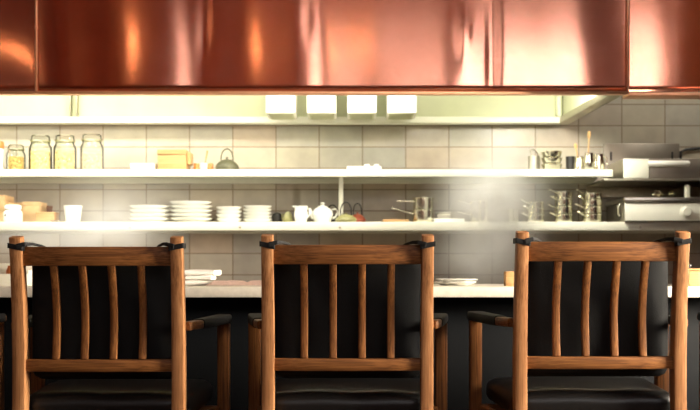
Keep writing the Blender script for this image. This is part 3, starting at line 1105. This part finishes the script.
# folded towel
def fold(mb, w, d, z, h, skew=0, seed=0):
    pts = []
    n = 14
    rr = []
    for i in range(n + 1):
        t = i / n
        x = -w / 2 + w * t
        ring = []
        for k in range(16):
            a = 2 * PI * k / 16
            y = d / 2 * math.copysign(abs(math.cos(a)) ** .5, math.cos(a))
            zz = h / 2 * math.copysign(abs(math.sin(a)) ** .7, math.sin(a))
            wob = mnoise.noise(Vector((x * 14 + seed, y * 10, 0))) * .006
            ring.append((x + skew * y, y, z + h / 2 + zz * (.86 + .1 * math.sin(3 * t + seed)) + (wob if zz > 0 else 0)))
        rr.append(ring)
    mb.rings(rr)


t = empty('folded_towel', counter(201, 3.86), 'white folded towel on the counter between left and middle chair', 'towel')
mb = MB()
fold(mb, .105, .12, 0, .022, .1, 1)
fold(mb, .095, .11, .021, .018, .05, 3)
mb.build('folds', 'towel', t)
mb = MB()
fold(mb, .125, .07, .038, .022, .3, 6)
o = mb.build('roll', 'towel', t)
o.location = (-.0, 0, .0)
t = empty('cloth', counter(240, 3.84), 'crumpled pinkish cloth lying flat beside the white folded towel', 'cloth')
mb = MB()
bm = mb.bm
n = 24
g = []
for j in range(n + 1):
    row = []
    for i in range(n + 1):
        x = -.12 + .24 * i / n
        y = -.07 + .14 * j / n
        e = min(1, (n - abs(2 * i - n)) / 6, (n - abs(2 * j - n)) / 6)
        z = .003 + e * max(0, .010 + .014 * mnoise.noise(Vector((x * 22, y * 30, 2))))
        row.append(bm.verts.new((x + .01 * mnoise.noise(Vector((y * 20, 1, 1))), y, z)))
    g.append(row)
for j in range(n):
    for i in range(n):
        bm.faces.new((g[j][i], g[j][i + 1], g[j + 1][i + 1], g[j + 1][i]))
bmesh.ops.solidify(bm, geom=bm.faces[:], thickness=.003)
mb.build('cloth_sheet', 'pink_cloth', t)

b = empty('wooden_box', counter(512, 3.75), 'small light wooden block on the counter left of the right chair', 'block')
MB().box((-.026, -.02, 0), (.026, .03, .055), .003).build('block_body', 'pale_wood_h', b)
# small plates in the haze
x, y, z = counter(455, 3.95)
for k, (w, nm) in enumerate(((.085, 'bottom'), (.08, 'top'))):
    one('side_plate', MB().lathe([(w * .55, 0), (w * .6, 0), (w * .7, .003), (w, .012), (w, .014), (w * .68, .006), (.001, .005)], seg=40), 'ceramic',
        (x + k * .008, y, z + k * .011), '%s of two white side plates on the counter right of the middle chair' % nm, 'plate', 'side plates on the counter')
# pale crate at left, box at right
b = empty('bread_crate', counter(8, 3.86), 'pale low crate with amber pot on the counter, behind the left chair post', 'crate')
mb = MB()
mb.box((-.10, -.05, 0), (.09, .07, .008), .002)
mb.box((-.10, -.05, .008), (.09, -.042, .045), .002)
mb.box((-.10, .062, .008), (.09, .07, .085), .002)
mb.box((-.10, -.042, .008), (-.092, .062, .06), .002)
mb.box((.082, -.042, .008), (.09, .062, .06), .002)
mb.build('crate_body', 'white_paint', b)
bb = counter(12, 3.86)
one('honey_pot', MB().lathe([(.022, 0), (.027, .004), (.028, .05), (.022, .062), (.022, .068), (.018, .068), (.018, .01), (.001, .01)], seg=24), 'amber',
    (bb[0], bb[1] + .02, CT + .008), 'small amber pot standing in the pale crate at the left', 'pot')
b = empty('serving_box', counter(701, 3.82), 'pale wooden box with a black knob on the counter at the right edge', 'box')
MB().box((-.062, -.05, 0), (.10, .09, .056), .004).build('box_body', 'pale_wood_h', b)
MB().box((-.064, -.052, .057), (.102, .092, .066), .003).build('box_lid', 'pale_wood_h', b)
MB().lathe([(.006, .066), (.006, .070), (.011, .073), (.010, .079), (.001, .081)], (-.045, 0, 0), 18).build('knob', 'rubber_black', b)

# ------------------------------------------------------------------ white haze in place of blurred cooks, kitchen side of the bar
def cook_haze(name, label, path, blobs, k, d):
    """path: list of (px, py, radius px) giving the haze outline"""
    mb = MB()
    pts, rs = [], []
    for (px, py, r) in path:
        pts.append(Vector((X(px, d), d, Z(py, d))))
        rs.append(r * d / F)
    seg = 20
    rr = []
    for i, p in enumerate(pts):
        a = pts[min(i + 1, len(pts) - 1)] - pts[max(i - 1, 0)]
        a.normalize()
        s = a.cross(Vector((0, 1, 0))).normalized()
        rr.append([p + s * rs[i] * math.cos(2 * PI * q / seg) + Vector((0, 1, 0)) * min(rs[i], .16) * math.sin(2 * PI * q / seg) for q in range(seg)])
    mb.rings(rr)
    bl = []
    for (px, py, rx, rz, a) in blobs:
        bl.append(((X(px, d), d, Z(py, d)), (rx * d / F, .09, rz * d / F), a))
    o = mb.build(name, haze_mat(name, bl, k), None, 180)
    tag(o, label, 'cook_haze')
    o['kind'] = 'stuff'
    return o


cook_haze('cook_haze', 'thin white haze in place of a blurred cook behind the counter, right of the middle chair',
      [(462, 300, 6), (466, 285, 40), (478, 255, 60), (490, 220, 75), (496, 185, 80), (500, 155, 70), (505, 130, 45), (508, 115, 8)],
      [(498, 195, 32, 24, 1.15), (503, 236, 26, 40, 1.2), (478, 258, 30, 24, .5), (502, 165, 30, 18, .12), (468, 205, 25, 35, .3)], 8.0, 5.08)
cook_haze('cook_haze', 'thin white haze in place of a blurred cook behind the left chair, over the hazy plates',
      [(-30, 215, 10), (0, 222, 45), (50, 215, 62), (100, 205, 80), (140, 205, 75), (175, 212, 50), (205, 220, 10)],
      [(108, 224, 36, 20, .8), (70, 240, 70, 14, .6), (95, 160, 30, 18, .12), (120, 198, 50, 20, .12)], 6.0, 5.08)

# ------------------------------------------------------------------ lights
def area(name, loc, sx, sy, energy, color, direction, spread=PI):
    li = bpy.data.lights.new(name, 'AREA')
    li.shape = 'RECTANGLE'
    li.size, li.size_y = sx, sy
    li.energy = energy
    li.color = color
    li.spread = spread
    o = bpy.data.objects.new(name, li)
    o.location = loc
    o.rotation_euler = Vector(direction).to_track_quat('-Z', 'Y').to_euler()
    col.objects.link(o)
    return o


WARM = (1, .95, .82)
# fluorescent strips inside the hood, the last one added to whiten the haze
area('hood_strip_light', (-2.0, 5.05, 2.04), 1.3, .16, 27, WARM, (0, .25, -1))
area('hood_strip_light', (-.5, 5.05, 2.04), 1.5, .16, 19, WARM, (0, .25, -1))
area('hood_strip_light', (.75, 5.05, 2.04), .7, .16, 5, WARM, (0, .25, -1))
# added fill lights behind the copper front, for lower tiles and machines
area('hood_fill_light', (-1.8, 4.84, 1.74), 1.6, .06, 8, WARM, (0, .8, -1))
area('hood_fill_light', (-.3, 4.84, 1.74), 1.0, .06, 5, WARM, (0, .8, -1))
area('hood_fill_light', (.45, 4.84, 1.74), .5, .06, 5, WARM, (0, .8, -1))
area('hood_fill_light', (1.0, 4.98, 1.70), .24, .06, 6, WARM, (.5, .9, -.6), math.radians(115))
area('kitchen_fill', (1.95, 5.0, 2.3), .5, .3, 7, WARM, (-.15, .8, -.6))  # added soft fill for the dim right end of the kitchen
# unseen spots added to brighten the bar counter
for x_ in (-1.5, -.4, .7, 1.8):
    li = bpy.data.lights.new('counter_fill', 'SPOT')
    li.energy = 42
    li.color = (1, .9, .76)
    li.spot_size = math.radians(46)
    li.spot_blend = .5
    li.shadow_soft_size = .06
    o = bpy.data.objects.new('counter_fill', li)
    o.location = (x_, 4.2, 3.62)
    col.objects.link(o)
# added under-hood fill near the front edge is set above
# warm ceiling spots above the guests, the leftmost added for a copper highlight
for px, e in ((18, 2.5), (124, 2.8), (257, 2.5), (358, 1.5)):
    li = bpy.data.lights.new('ceiling_spot', 'POINT')
    li.energy = e
    li.color = (1, .6, .3)
    li.shadow_soft_size = .03
    o = bpy.data.objects.new('ceiling_spot', li)
    L = 3.0
    o.location = (X(px, HD + L), HD - L, 1.82 + .215 * L)
    col.objects.link(o)

w = bpy.data.worlds.new('world')
sc.world = w
w.use_nodes = True
bg = w.node_tree.nodes.get('Background') or w.node_tree.nodes.new('ShaderNodeBackground')
bg.inputs[0].default_value = (.8, .85, 1, 1)
bg.inputs[1].default_value = .15

# ------------------------------------------------------------------ camera
cd = bpy.data.cameras.new('camera')
cam = bpy.data.objects.new('camera', cd)
col.objects.link(cam)
cam.location = (0, 0, CH)
cam.rotation_euler = (PI / 2, 0, 0)
cd.sensor_width = 36
cd.lens = F / 700 * 36
cd.shift_y = (HY - 205) / 700
cd.dof.use_dof = True
cd.dof.focus_distance = 3.05
cd.dof.aperture_fstop = 5.0
sc.camera = cam

sc.view_settings.view_transform = 'Standard'
sc.view_settings.look = 'None'
sc.view_settings.gamma = 1
sc.view_settings.exposure = 0
sc.view_settings.use_curve_mapping = False
sc.cycles.use_denoising = True
sc.cycles.volume_bounces = 4
sc.cycles.max_bounces = 10
